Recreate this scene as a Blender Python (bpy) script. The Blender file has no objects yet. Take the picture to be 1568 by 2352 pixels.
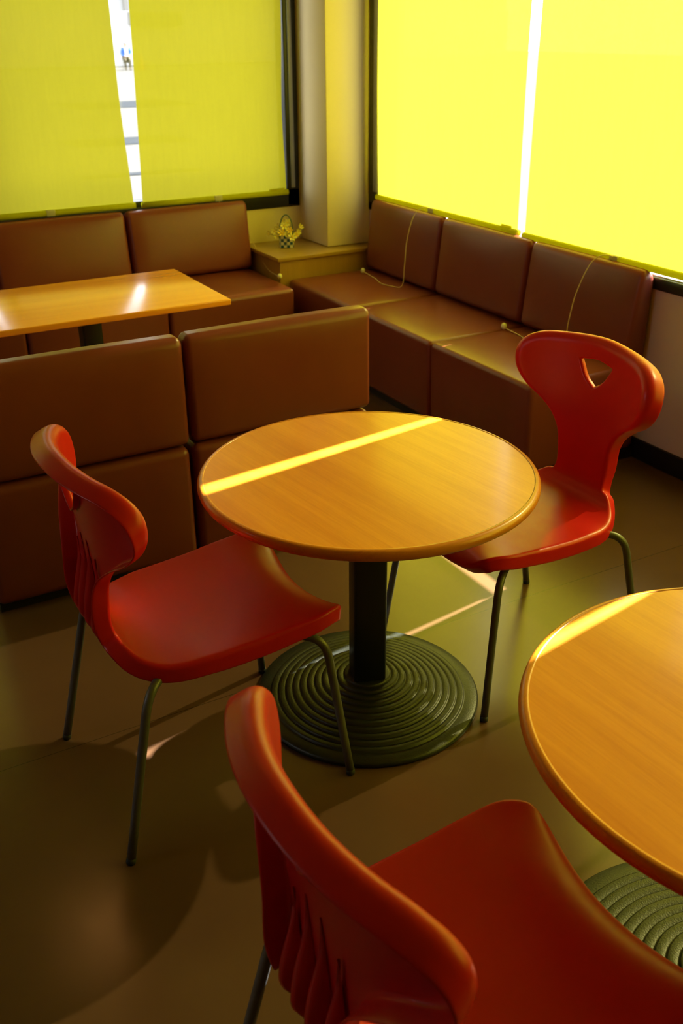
import bpy, bmesh, math, random
from math import sin, cos, pi, radians
from mathutils import Vector, Matrix
random.seed(7)
S = bpy.context.scene
COL = S.collection

# ------------------------------------------------------------------ helpers
def V(*a): return Vector(a)

def link(o, parent=None):
    COL.objects.link(o)
    if parent is not None: o.parent = parent
    return o

def mesh_obj(name, verts, faces, m, parent=None, smooth=True):
    me = bpy.data.meshes.new(name)
    me.from_pydata([tuple(v) for v in verts], [], faces)
    me.validate(); me.update()
    if smooth:
        for p in me.polygons: p.use_smooth = True
    if m is not None: me.materials.append(m)
    return link(bpy.data.objects.new(name, me), parent)

def bm_obj(name, bm, m, parent=None, smooth=True):
    bmesh.ops.recalc_face_normals(bm, faces=bm.faces[:])
    me = bpy.data.meshes.new(name); bm.to_mesh(me); bm.free()
    for p in me.polygons: p.use_smooth = smooth
    if m is not None: me.materials.append(m)
    return link(bpy.data.objects.new(name, me), parent)

def empty(name, loc=(0, 0, 0), rz=0.0):
    o = bpy.data.objects.new(name, None); o.empty_display_size = 0.05
    o.location = loc; o.rotation_euler = (0, 0, rz)
    return link(o)

def tag(o, label, cat, group=None):
    o['label'] = label; o['category'] = cat
    if group: o['group'] = group
    return o

def struct(o):
    o['kind'] = 'structure'; return o

def copy_tree(o, parent=None):
    c = o.copy(); COL.objects.link(c); c.parent = parent
    for ch in [x for x in bpy.data.objects if x.parent == o]:
        copy_tree(ch, c)
    return c

def bevel(o, w, seg=3, ang=35):
    m = o.modifiers.new('bevel', 'BEVEL'); m.width = w; m.segments = seg
    m.limit_method = 'ANGLE'; m.angle_limit = radians(ang); m.harden_normals = False
    return o

def subsurf(o, n=1):
    m = o.modifiers.new('sub', 'SUBSURF'); m.levels = n; m.render_levels = n
    return o

def add_box(bm, lo, hi):
    x0, y0, z0 = lo; x1, y1, z1 = hi
    vs = [bm.verts.new(p) for p in ((x0,y0,z0),(x1,y0,z0),(x1,y1,z0),(x0,y1,z0),(x0,y0,z1),(x1,y0,z1),(x1,y1,z1),(x0,y1,z1))]
    for f in ((0,3,2,1),(4,5,6,7),(0,1,5,4),(1,2,6,5),(2,3,7,6),(3,0,4,7)):
        bm.faces.new([vs[i] for i in f])

def box(name, lo, hi, m, parent=None, bev=0.0, seg=3):
    bm = bmesh.new(); add_box(bm, lo, hi)
    o = bm_obj(name, bm, m, parent, smooth=bev > 0)
    if bev > 0: bevel(o, bev, seg)
    return o

def boxes(name, lst, m, parent=None, bev=0.0):
    bm = bmesh.new()
    for lo, hi in lst: add_box(bm, lo, hi)
    o = bm_obj(name, bm, m, parent, smooth=bev > 0)
    if bev > 0: bevel(o, bev, 2)
    return o

def catmull(P, n):
    P = [Vector(p) for p in P]; out = []
    Q = [P[0]*2 - P[1]] + P + [P[-1]*2 - P[-2]]
    for i in range(1, len(Q)-2):
        p0, p1, p2, p3 = Q[i-1:i+3]
        # centripetal parameterisation
        t0 = 0; t1 = t0 + max((p1-p0).length, 1e-6)**.5; t2 = t1 + max((p2-p1).length, 1e-6)**.5; t3 = t2 + max((p3-p2).length, 1e-6)**.5
        for k in range(n):
            t = t1 + (t2-t1)*k/n
            A1 = p0*((t1-t)/(t1-t0)) + p1*((t-t0)/(t1-t0))
            A2 = p1*((t2-t)/(t2-t1)) + p2*((t-t1)/(t2-t1))
            A3 = p2*((t3-t)/(t3-t2)) + p3*((t-t2)/(t3-t2))
            B1 = A1*((t2-t)/(t2-t0)) + A2*((t-t0)/(t2-t0))
            B2 = A2*((t3-t)/(t3-t1)) + A3*((t-t1)/(t3-t1))
            out.append(B1*((t2-t)/(t2-t1)) + B2*((t-t1)/(t2-t1)))
    out.append(P[-1].copy())
    return out

def resample(P, n):
    L = [0]
    for a, b in zip(P, P[1:]): L.append(L[-1] + (b-a).length)
    out = []; j = 0
    for k in range(n):
        s = L[-1]*k/(n-1)
        while j < len(P)-2 and L[j+1] < s: j += 1
        d = L[j+1]-L[j]
        out.append(P[j].lerp(P[j+1], 0 if d < 1e-9 else min(1, max(0, (s-L[j])/d))))
    return out

def tube(name, pts, r, m, parent=None, n=12, cap=True):
    """round tube through pts; r may be a list"""
    pts = [Vector(p) for p in pts]; k = len(pts)
    rs = r if isinstance(r, (list, tuple)) else [r]*k
    verts = []; faces = []
    t = (pts[1]-pts[0]).normalized()
    up = Vector((0, 0, 1)) if abs(t.z) < .9 else Vector((1, 0, 0))
    a = t.cross(up).normalized()
    for i, p in enumerate(pts):
        t = (pts[min(i+1, k-1)]-pts[max(i-1, 0)]).normalized()
        a = (a - t*a.dot(t)).normalized(); b = t.cross(a)
        for j in range(n):
            q = 2*pi*j/n
            verts.append(p + (a*cos(q)+b*sin(q))*rs[i])
    for i in range(k-1):
        for j in range(n):
            faces.append((i*n+j, i*n+(j+1) % n, (i+1)*n+(j+1) % n, (i+1)*n+j))
    if cap:
        faces.append(tuple(range(n-1, -1, -1))); faces.append(tuple((k-1)*n+j for j in range(n)))
    return mesh_obj(name, verts, faces, m, parent)

def lathe(name, prof, m, parent=None, n=96, closed=False):
    verts = []; faces = []; k = len(prof)
    for i, (r, z) in enumerate(prof):
        for j in range(n):
            q = 2*pi*j/n; verts.append((r*cos(q), r*sin(q), z))
    for i in range(k-1):
        for j in range(n):
            faces.append((i*n+j, i*n+(j+1) % n, (i+1)*n+(j+1) % n, (i+1)*n+j))
    if closed:                                  # profile is a loop (a ring with a hole)
        for j in range(n): faces.append(((k-1)*n+j, (k-1)*n+(j+1) % n, (j+1) % n, j))
    else:
        faces.append(tuple(range(n-1, -1, -1))); faces.append(tuple((k-1)*n+j for j in range(n)))
    bm = bmesh.new()
    vs = [bm.verts.new(v) for v in verts]
    for f in faces: bm.faces.new([vs[i] for i in f])
    return bm_obj(name, bm, m, parent)

def cushion(name, c8, m, parent, r=(.03, .03, .03), front=0.0, top=0.0):
    """upholstered block from eight corners (bottom four counter-clockwise from the front left, then the top four):
    rounded edges, and a soft crown on the front (-y) and top faces"""
    c8 = [Vector(c) for c in c8]
    L = [((c8[1]-c8[0]).length+(c8[5]-c8[4]).length)/2, ((c8[3]-c8[0]).length+(c8[7]-c8[4]).length)/2, ((c8[4]-c8[0]).length+(c8[7]-c8[3]).length)/2]
    r = [min(r[k], L[k]*.48) for k in range(3)]
    def axis(k):
        e = r[k]/L[k]
        a = [e*(1-cos(pi/2*i/6)) for i in range(7)]
        mid = [e+(1-2*e)*i/8 for i in range(1, 8)]
        return a+mid+[1-x for x in reversed(a)]
    A = [axis(k) for k in range(3)]
    def P(u, v, w):
        b = c8[0].lerp(c8[1], u).lerp(c8[3].lerp(c8[2], u), v)
        t = c8[4].lerp(c8[5], u).lerp(c8[7].lerp(c8[6], u), v)
        return b.lerp(t, w)
    bm = bmesh.new(); cache = {}
    n = len(A[0])-1
    fdir = (P(.5, 0, .5)-P(.5, 1, .5)).normalized(); tdir = V(0, 0, 1)
    def vert(ijk):
        if ijk in cache: return cache[ijk]
        c = [A[k][ijk[k]]*L[k] for k in range(3)]
        q = [min(max(c[k], r[k]), L[k]-r[k]) for k in range(3)]
        d = Vector([(c[k]-q[k])/r[k] for k in range(3)])
        if d.length > 1e-9: d.normalize()
        p = [(q[k]+r[k]*d[k])/L[k] for k in range(3)]
        u, v, w = p
        co = P(u, v, w)
        co += fdir*front*(1-abs(2*u-1)**3)*(1-abs(2*w-1)**3)*(1-v) + tdir*top*(1-abs(2*u-1)**3)*(1-abs(2*v-1)**3)*w
        cache[ijk] = bm.verts.new(co)
        return cache[ijk]
    for ax in range(3):
        for side in (0, n):
            for i in range(n):
                for j in range(n):
                    f = []
                    for di, dj in ((0, 0), (1, 0), (1, 1), (0, 1)):
                        q = [0, 0, 0]; q[ax] = side; q[(ax+1) % 3] = i+di; q[(ax+2) % 3] = j+dj
                        f.append(vert(tuple(q)))
                    bm.faces.new(f)
    bmesh.ops.remove_doubles(bm, verts=bm.verts[:], dist=1e-6)
    return bm_obj(name, bm, m, parent)

# ------------------------------------------------------------------ materials
def mat(name):
    m = bpy.data.materials.new(name); m.use_nodes = True
    nt = m.node_tree; nt.nodes.clear()
    out = nt.nodes.new('ShaderNodeOutputMaterial')
    return m, nt, out

def N(nt, t, **kw):
    n = nt.nodes.new(t)
    for k, v in kw.items():
        if k in n.inputs.keys(): n.inputs[k].default_value = v
        else: setattr(n, k, v)
    return n

def principled(name, col, rough=.5, metal=0.0, spec=.5, noise=0.0, nscale=8.0, bump=0.0, bscale=200.0, rnoise=0.0, coat=0.0, coat_r=.1):
    m, nt, out = mat(name)
    p = N(nt, 'ShaderNodeBsdfPrincipled')
    p.inputs['Base Color'].default_value = (*col, 1); p.inputs['Roughness'].default_value = rough
    p.inputs['Metallic'].default_value = metal; p.inputs['Specular IOR Level'].default_value = spec
    p.inputs['Coat Weight'].default_value = coat; p.inputs['Coat Roughness'].default_value = coat_r
    tc = N(nt, 'ShaderNodeTexCoord')
    if noise > 0 or rnoise > 0:
        nz = N(nt, 'ShaderNodeTexNoise'); nz.inputs['Scale'].default_value = nscale; nz.inputs['Detail'].default_value = 5
        nt.links.new(tc.outputs['Object'], nz.inputs['Vector'])
        if noise > 0:
            mx = N(nt, 'ShaderNodeMix'); mx.data_type = 'RGBA'
            mx.inputs['A'].default_value = (*[c*(1-noise) for c in col], 1)
            mx.inputs['B'].default_value = (*[min(1, c*(1+noise)) for c in col], 1)
            nt.links.new(nz.outputs['Fac'], mx.inputs['Factor']); nt.links.new(mx.outputs['Result'], p.inputs['Base Color'])
        if rnoise > 0:
            mr = N(nt, 'ShaderNodeMapRange'); mr.inputs['To Min'].default_value = max(0, rough-rnoise); mr.inputs['To Max'].default_value = rough+rnoise
            nt.links.new(nz.outputs['Fac'], mr.inputs['Value']); nt.links.new(mr.outputs['Result'], p.inputs['Roughness'])
    if bump > 0:
        n2 = N(nt, 'ShaderNodeTexNoise'); n2.inputs['Scale'].default_value = bscale; n2.inputs['Detail'].default_value = 3
        nt.links.new(tc.outputs['Object'], n2.inputs['Vector'])
        b = N(nt, 'ShaderNodeBump'); b.inputs['Strength'].default_value = bump; b.inputs['Distance'].default_value = .002
        nt.links.new(n2.outputs['Fac'], b.inputs['Height']); nt.links.new(b.outputs['Normal'], p.inputs['Normal'])
    nt.links.new(p.outputs[0], out.inputs[0])
    return m

def wood(name, c0, c1, rough=.3, axis='Y', scale=1.0, coat=.3, spec=.4):
    """oak veneer: fine pores stretched along one axis over soft bands"""
    m, nt, out = mat(name)
    p = N(nt, 'ShaderNodeBsdfPrincipled'); p.inputs['Roughness'].default_value = rough
    p.inputs['Coat Weight'].default_value = coat; p.inputs['Coat Roughness'].default_value = .14
    p.inputs['Specular IOR Level'].default_value = spec
    tc = N(nt, 'ShaderNodeTexCoord'); mp = N(nt, 'ShaderNodeMapping')
    s = {'X': (2.2, 60, 60), 'Y': (60, 2.2, 60), 'Z': (60, 60, 2.2)}[axis]
    mp.inputs['Scale'].default_value = [v*scale for v in s]
    nt.links.new(tc.outputs['Object'], mp.inputs['Vector'])
    n1 = N(nt, 'ShaderNodeTexNoise'); n1.inputs['Scale'].default_value = 3.0; n1.inputs['Detail'].default_value = 6; n1.inputs['Roughness'].default_value = .65
    nt.links.new(mp.outputs[0], n1.inputs['Vector'])
    mp2 = N(nt, 'ShaderNodeMapping'); mp2.inputs['Scale'].default_value = [v*.12*scale for v in s]
    nt.links.new(tc.outputs['Object'], mp2.inputs['Vector'])
    n2 = N(nt, 'ShaderNodeTexNoise'); n2.inputs['Scale'].default_value = 1.6; n2.inputs['Detail'].default_value = 3
    nt.links.new(mp2.outputs[0], n2.inputs['Vector'])
    ad = N(nt, 'ShaderNodeMath', operation='MULTIPLY_ADD'); ad.inputs[1].default_value = .6
    nt.links.new(n1.outputs['Fac'], ad.inputs[0]); nt.links.new(n2.outputs['Fac'], ad.inputs[2])
    rp = N(nt, 'ShaderNodeValToRGB')
    rp.color_ramp.elements[0].position = .55; rp.color_ramp.elements[0].color = (*c0, 1)
    rp.color_ramp.elements[1].position = 1.0; rp.color_ramp.elements[1].color = (*c1, 1)
    nt.links.new(ad.outputs[0], rp.inputs['Fac']); nt.links.new(rp.outputs['Color'], p.inputs['Base Color'])
    b = N(nt, 'ShaderNodeBump'); b.inputs['Strength'].default_value = .12; b.inputs['Distance'].default_value = .001
    nt.links.new(n1.outputs['Fac'], b.inputs['Height']); nt.links.new(b.outputs['Normal'], p.inputs['Normal'])
    nt.links.new(p.outputs[0], out.inputs[0])
    return m

M = {}
M['red'] = principled('red_plastic', (.60, .013, .012), rough=.34, spec=.28, rnoise=.06, nscale=25, bump=.05, bscale=600)
M['leather'] = principled('tan_vinyl', (.200, .043, .026), rough=.32, spec=.42, noise=.10, nscale=9, bump=.10, bscale=420, rnoise=.06)
M['plinth'] = principled('black_plinth', (.012, .011, .010), rough=.6)
M['steel'] = principled('grey_tube_steel', (.125, .125, .13), rough=.40, metal=.30, noise=.15, nscale=30)
M['foot'] = principled('black_rubber', (.015, .015, .015), rough=.6)
M['iron'] = principled('dark_green_cast_iron', (.013, .016, .011), rough=.40, spec=.5, noise=.25, nscale=60, bump=.35, bscale=260)
M['post'] = principled('black_painted_post', (.008, .010, .009), rough=.4)
M['oak'] = wood('oak_veneer_top', (.72, .22, .014), (.88, .33, .026), rough=.34, axis='Y')
M['oak_edge'] = wood('oak_lipping', (.52, .15, .006), (.68, .23, .010), rough=.36, axis='X')
M['oak_long'] = wood('oak_veneer_long', (.78, .28, .012), (.90, .37, .020), rough=.17, axis='X')
M['cab'] = wood('cabinet_veneer', (.36, .19, .030), (.46, .26, .045), rough=.38, axis='Z')
M['cab_top'] = wood('cabinet_top_veneer', (.40, .23, .035), (.50, .30, .05), rough=.34, axis='X')
M['paint'] = principled('cream_wall_paint', (.78, .66, .34), rough=.6, noise=.03, nscale=3, bump=.04, bscale=150)
M['pinkwall'] = principled('beige_wall_paint', (.76, .60, .48), rough=.55, noise=.04, nscale=3, bump=.05, bscale=150)
M['dim'] = principled('brown_room_paint', (.20, .12, .06), rough=.8, noise=.04, nscale=2)
M['ceil'] = principled('ceiling_paint', (.32, .26, .18), rough=.8, noise=.02, nscale=2)
M['black'] = principled('black_window_frame', (.010, .011, .011), rough=.3, spec=.5)
M['grey'] = principled('grey_aluminium_and_highlight', (.30, .30, .31), rough=.35, metal=.6)
M['skirt'] = principled('black_skirting', (.010, .009, .009), rough=.5)
M['cord'] = principled('cream_cord', (.70, .55, .22), rough=.6)
M['ball'] = principled('cream_plastic_ball', (.85, .80, .45), rough=.35)

def floor_material():
    m, nt, out = mat('brown_vinyl_floor')
    p = N(nt, 'ShaderNodeBsdfPrincipled')
    p.inputs['Specular IOR Level'].default_value = .5
    tc = N(nt, 'ShaderNodeTexCoord')
    nz = N(nt, 'ShaderNodeTexNoise'); nz.inputs['Scale'].default_value = 1.7; nz.inputs['Detail'].default_value = 6
    nt.links.new(tc.outputs['Object'], nz.inputs['Vector'])
    rp = N(nt, 'ShaderNodeValToRGB')
    rp.color_ramp.elements[0].position = .3; rp.color_ramp.elements[0].color = (.105, .052, .026, 1)
    rp.color_ramp.elements[1].position = .75; rp.color_ramp.elements[1].color = (.135, .068, .034, 1)
    nt.links.new(nz.outputs['Fac'], rp.inputs['Fac'])
    # welded seams running along the window wall's normal
    sx = N(nt, 'ShaderNodeSeparateXYZ'); nt.links.new(tc.outputs['Object'], sx.inputs[0])
    a = N(nt, 'ShaderNodeMath', operation='ADD'); a.inputs[1].default_value = 20.0 - 1.195 + .75
    nt.links.new(sx.outputs['Y'], a.inputs[0])
    mo = N(nt, 'ShaderNodeMath', operation='MODULO'); mo.inputs[1].default_value = 1.5
    nt.links.new(a.outputs[0], mo.inputs[0])
    sb = N(nt, 'ShaderNodeMath', operation='SUBTRACT'); sb.inputs[1].default_value = .75
    nt.links.new(mo.outputs[0], sb.inputs[0])
    ab = N(nt, 'ShaderNodeMath', operation='ABSOLUTE'); nt.links.new(sb.outputs[0], ab.inputs[0])
    lt = N(nt, 'ShaderNodeMath', operation='LESS_THAN'); lt.inputs[1].default_value = .0012
    nt.links.new(ab.outputs[0], lt.inputs[0])
    mx = N(nt, 'ShaderNodeMix'); mx.data_type = 'RGBA'; mx.inputs['B'].default_value = (.045, .024, .012, 1)
    nt.links.new(lt.outputs[0], mx.inputs['Factor']); nt.links.new(rp.outputs['Color'], mx.inputs['A'])
    nt.links.new(mx.outputs['Result'], p.inputs['Base Color'])
    n2 = N(nt, 'ShaderNodeTexNoise'); n2.inputs['Scale'].default_value = 240; n2.inputs['Detail'].default_value = 2
    nt.links.new(tc.outputs['Object'], n2.inputs['Vector'])
    n3 = N(nt, 'ShaderNodeTexNoise'); n3.inputs['Scale'].default_value = 4; n3.inputs['Detail'].default_value = 6
    nt.links.new(tc.outputs['Object'], n3.inputs['Vector'])
    mr = N(nt, 'ShaderNodeMapRange'); mr.inputs['To Min'].default_value = .17; mr.inputs['To Max'].default_value = .27
    nt.links.new(n3.outputs['Fac'], mr.inputs['Value']); nt.links.new(mr.outputs['Result'], p.inputs['Roughness'])
    b = N(nt, 'ShaderNodeBump'); b.inputs['Strength'].default_value = .06; b.inputs['Distance'].default_value = .001
    nt.links.new(n2.outputs['Fac'], b.inputs['Height']); nt.links.new(b.outputs['Normal'], p.inputs['Normal'])
    nt.links.new(p.outputs[0], out.inputs[0])
    return m
M['floor'] = floor_material()

def blind_material(name, col, trans, refl, holes):
    """sheer woven blind: yarn scatters daylight through and back, the open weave lets a little straight through"""
    m, nt, out = mat(name)
    tc = N(nt, 'ShaderNodeTexCoord'); mp = N(nt, 'ShaderNodeMapping'); mp.inputs['Scale'].default_value = (1, 1, .12)
    nt.links.new(tc.outputs['Object'], mp.inputs['Vector'])
    nz = N(nt, 'ShaderNodeTexNoise'); nz.inputs['Scale'].default_value = 60; nz.inputs['Detail'].default_value = 4
    nt.links.new(mp.outputs[0], nz.inputs['Vector'])
    def tint(k):
        mx = N(nt, 'ShaderNodeMix'); mx.data_type = 'RGBA'
        mx.inputs['A'].default_value = (*[c*k*.95 for c in col], 1); mx.inputs['B'].default_value = (*[c*k*1.05 for c in col], 1)
        nt.links.new(nz.outputs['Fac'], mx.inputs['Factor']); return mx.outputs['Result']
    tl = N(nt, 'ShaderNodeBsdfTranslucent'); df = N(nt, 'ShaderNodeBsdfDiffuse'); tp = N(nt, 'ShaderNodeBsdfTransparent'); tp.inputs['Color'].default_value = (1, .92, .38, 1)
    nt.links.new(tint(trans*2), tl.inputs['Color']); nt.links.new(tint(refl*2), df.inputs['Color'])
    m1 = N(nt, 'ShaderNodeMixShader'); m1.inputs[0].default_value = .5
    nt.links.new(df.outputs[0], m1.inputs[1]); nt.links.new(tl.outputs[0], m1.inputs[2])
    m2 = N(nt, 'ShaderNodeMixShader'); m2.inputs[0].default_value = holes
    nt.links.new(m1.outputs[0], m2.inputs[1]); nt.links.new(tp.outputs[0], m2.inputs[2])
    nt.links.new(m2.outputs[0], out.inputs[0])
    return m
M['blind'] = blind_material('lime_yellow_sheer_blind', (1.0, .945, .045), .190, .40, .030)

M['rail'] = blind_material('lime_yellow_hem_pocket', (1.0, .98, .03), .16, .40, 0.0)
M['clip'] = blind_material('clear_yellowed_clip', (1.0, .95, .62), .30, .42, 0.0)
M['tape'] = blind_material('lime_tape_tab', (1.0, .96, .04), .30, .40, 0.0)

def glass_material():
    m, nt, out = mat('window_glass')
    tp = N(nt, 'ShaderNodeBsdfTransparent'); tp.inputs['Color'].default_value = (.96, .97, .97, 1)
    gl = N(nt, 'ShaderNodeBsdfGlossy'); gl.inputs['Roughness'].default_value = .01
    lw = N(nt, 'ShaderNodeLayerWeight'); lw.inputs['Blend'].default_value = .5
    pw = N(nt, 'ShaderNodeMath', operation='POWER'); pw.inputs[1].default_value = 5.0
    nt.links.new(lw.outputs['Facing'], pw.inputs[0])
    fr = N(nt, 'ShaderNodeMath', operation='MULTIPLY_ADD'); fr.inputs[1].default_value = .9; fr.inputs[2].default_value = .04
    nt.links.new(pw.outputs[0], fr.inputs[0])
    mx = N(nt, 'ShaderNodeMixShader')
    nt.links.new(fr.outputs[0], mx.inputs[0]); nt.links.new(tp.outputs[0], mx.inputs[1]); nt.links.new(gl.outputs[0], mx.inputs[2])
    nt.links.new(mx.outputs[0], out.inputs[0])
    return m
M['glass'] = glass_material()

def emit(name, col, st):
    m, nt, out = mat(name)
    e = N(nt, 'ShaderNodeEmission'); e.inputs['Color'].default_value = (*col, 1); e.inputs['Strength'].default_value = st
    nt.links.new(e.outputs[0], out.inputs[0]); return m

# ------------------------------------------------------------------ room shell
XW, YW = 3.142, 5.60            # inner faces of the window walls
XL, YF, ZC = -2.6, -2.6, 2.85
T = .22
SILL, HEAD = .775, 2.55
struct(box('floor', (XL-T, YF-T, -.12), (XW+T, YW+T, 0), M['floor']))
struct(box('ceiling', (XL-T, YF-T, ZC), (XW+T, YW+T, ZC+.15), M['ceil']))
struct(box('wall_front', (XL, YF-T, 0), (XW+T, YF, ZC), M['dim']))
# left wall, well outside the photo, with one unshaded window added for fill light
WLY0, WLY1, WLZ0, WLZ1 = 2.2, 3.2, 1.25, 2.15
struct(boxes('wall_left', [((XL-T, YF-T, 0), (XL, YW+T, WLZ0)), ((XL-T, YF-T, WLZ1), (XL, YW+T, ZC)), ((XL-T, YF-T, WLZ0), (XL, WLY0, WLZ1)), ((XL-T, WLY1, WLZ0), (XL, YW+T, WLZ1))], M['dim']))
# back wall with its window opening x -2.2 .. 2.845
WBX0, WBX1 = -2.2, 2.842
struct(boxes('wall_back', [((XL, YW, 0), (XW+T, YW+T, SILL)), ((XL, YW, HEAD), (XW+T, YW+T, ZC)),
                           ((XL, YW, SILL), (WBX0, YW+T, HEAD)), ((WBX1, YW, SILL), (XW+T, YW+T, HEAD))], M['paint']))
# right wall with its window opening y .2 .. 5.235
WRY0, WRY1 = -1.2, 5.247
struct(boxes('wall_right', [((XW, YF, 0), (XW+T, YW, SILL)), ((XW, YF, HEAD), (XW+T, YW, ZC)),
                            ((XW, YF, SILL), (XW+T, WRY0, HEAD)), ((XW, WRY1, SILL), (XW+T, YW, HEAD))], M['pinkwall']))
# boxed corner column
o = struct(box('trim_1', (2.85, 5.252, .563), (XW-.001, YW-.001, ZC-.001), M['paint'], bev=.004)); o['label'] = 'cream boxed-in corner column'
struct(box('baseboard_right', (XW-.016, YF+.001, .001), (XW-.001, 2.955, .092), M['skirt'], bev=.003))

def window(name, axis, plane, a0, a1, mull):
    """black frame round the opening, inner bead with its highlight painted grey, mullions, panes; axis 'x' = back wall, 'y' = right wall"""
    w = empty(name)
    struct(w)
    def B(a, b, z0, z1, d0, d1):
        if axis == 'x': return ((a, plane+d0, z0), (b, plane+d1, z1))
        return ((plane+d0, a, z0), (plane+d1, b, z1))
    fr = []
    F = .085
    fr.append(B(a0, a0+F, SILL-.012, HEAD, -.012, .10)); FE = F if axis == 'x' else .135
    fr.append(B(a1-FE, a1, SILL-.012, HEAD, -.012, .10))
    fr.append(B(a0, a1, SILL-.016, SILL+(.092 if axis == 'x' else .035), -.012, .10)); fr.append(B(a0, a1, HEAD-F, HEAD, -.012, .10))
    for q in mull: fr.append(B(q-.03, q+.03, SILL+.03, HEAD-F, .02, .10))
    o = boxes('window_frame', fr, M['black'], w, bev=.006); struct(o)
    bd = []
    bd.append(B(a0+.034, a0+.062, SILL+.04, HEAD-F-.01, -.026, -.0125)); bd.append(B(a1-(.060 if axis == 'x' else .125), a1-(.034 if axis == 'x' else .062), SILL+.095, HEAD-F-.01, -.022, -.0125))
    o = boxes('highlight_bead', bd, M['grey'], w, bev=.004); struct(o)  # grey colour paints in the gloss highlight along the black frame
    if axis == 'y':
        o = boxes('window_ledge', [B(a0+F, a1-F, SILL+.035, SILL+.041, .0, .06)], M['grey'], w); struct(o)
    qs = [a0+F] + list(mull) + [a1-F]
    for q0, q1 in zip(qs, qs[1:]):
        lo, hi = B(q0, q1, SILL+.036, HEAD-F, .055, .061)
        struct(box('window_glass', lo, hi, M['glass'], w))
    return w
window('window_1', 'x', YW, WBX0, WBX1, (-.6, 1.0))
window('window_2', 'y', XW, WRY0, WRY1, (.35, ))
w3 = struct(empty('added_fill_window'))  # unseen window, put in to let neutral sky light fill the room
struct(boxes('window_frame', [((XL-.12, WLY0, WLZ0), (XL-.06, WLY0+.06, WLZ1)), ((XL-.12, WLY1-.06, WLZ0), (XL-.06, WLY1, WLZ1)), ((XL-.12, WLY0, WLZ0), (XL-.06, WLY1, WLZ0+.06)), ((XL-.12, WLY0, WLZ1-.06), (XL-.06, WLY1, WLZ1))], M['black'], w3))  # frame of the added fill window
struct(box('window_glass', (XL-.095, WLY0+.05, WLZ0+.05), (XL-.089, WLY1-.05, WLZ1-.05), M['glass'], w3))  # pane of the added fill window

# ------------------------------------------------------------------ blinds
def blind(axis, plane, l_top, l_bot, r_top, r_bot, zb, clips, label, tabs=(), cord=None, wav=.004, l_mid=None, r_mid=None, group='lime yellow roller blinds', seed=1, ztop=2.50, zbr=None):
    """l/r are wall coordinates of the two side edges at the roller and at the hem"""
    rnd = random.Random(seed)
    root = empty('roller_blind', (0, 0, 0)); tag(root, label, 'blind', group)
    nu, nv = 40, 60
    def pos(a, d, z): return V(a, plane-d, z) if axis == 'x' else V(plane-d, a, z)
    if zbr is None: zbr = zb
    vs = []; fs = []
    ph = rnd.random()*6
    for i in range(nv+1):
        t = i/nv                                       # 0 hem, 1 roller
        def edge(b, tp, mid):
            e = b+(tp-b)*t
            if mid is not None: e += mid[1]*math.exp(-((t-mid[0])/mid[2])**2)
            return e
        L = edge(l_bot, l_top, l_mid); R = edge(r_bot, r_top, r_mid)
        for j in range(nu+1):
            u = j/nu
            a = L+(R-L)*u
            z = (zb+(zbr-zb)*u)*(1-t) + ztop*t
            curl = .012*(abs(2*u-1)**8)*sin(pi*t)
            d = .0 + wav*sin(u*7+ph+t*2)*sin(pi*t) + wav*.7*sin(u*3-ph)*t*(1-t)*4 + curl
            vs.append(pos(a, d, z))
    W = nu+1
    for i in range(nv):
        for j in range(nu):
            fs.append((i*W+j, i*W+j+1, (i+1)*W+j+1, (i+1)*W+j))
    mesh_obj('fabric', vs, fs, M['blind'], root)
    # hem rail
    def railp(u): 
        a = l_bot-.006+(r_bot-l_bot+.012)*u
        return pos(a, 0, zb+(zbr-zb)*u-.008)
    rl = tube('bottom_rail', [railp(u) for u in (0, .25, .5, .75, 1)], .0155, M['rail'], root, n=14)
    # roller tube
    tube('roller', [pos(l_top-.01, 0, ztop+.02), pos(r_top+.01, 0, ztop+.02)], .022, M['rail'], root, n=16)
    for c in clips:
        u = (c-l_bot)/(r_bot-l_bot); p = railp(u)
        cl = boxes('clip', [(p-V(.024 if axis == 'x' else .0165, .0165 if axis == 'x' else .024, .016), p+V(.024 if axis == 'x' else .0165, .0165 if axis == 'x' else .024, .016))], M['clip'], root, bev=.004)
    for a, w in tabs:
        u = (a-l_bot)/(r_bot-l_bot); p = railp(u)
        lo = p+(V(-w, -.006, .010) if axis == 'x' else V(-.006, -w, .010)); hi = p+(V(w, -.001, .026) if axis == 'x' else V(-.001, w, .026))
        boxes('tape_tab', [(lo, hi)], M['tape'], root, bev=.002)
    if cord:
        pts, ballp = cord
        c = tube('pull_cord', resample(catmull(pts, 12), 80), .0022, M['cord'], root, n=8)
        bm = bmesh.new(); bmesh.ops.create_uvsphere(bm, u_segments=20, v_segments=12, radius=.014)
        for v in bm.verts:
            v.co.z *= 1.15
            v.co += Vector(ballp)
        bm_obj('cord_ball', bm, M['ball'], c)
    return root

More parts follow.
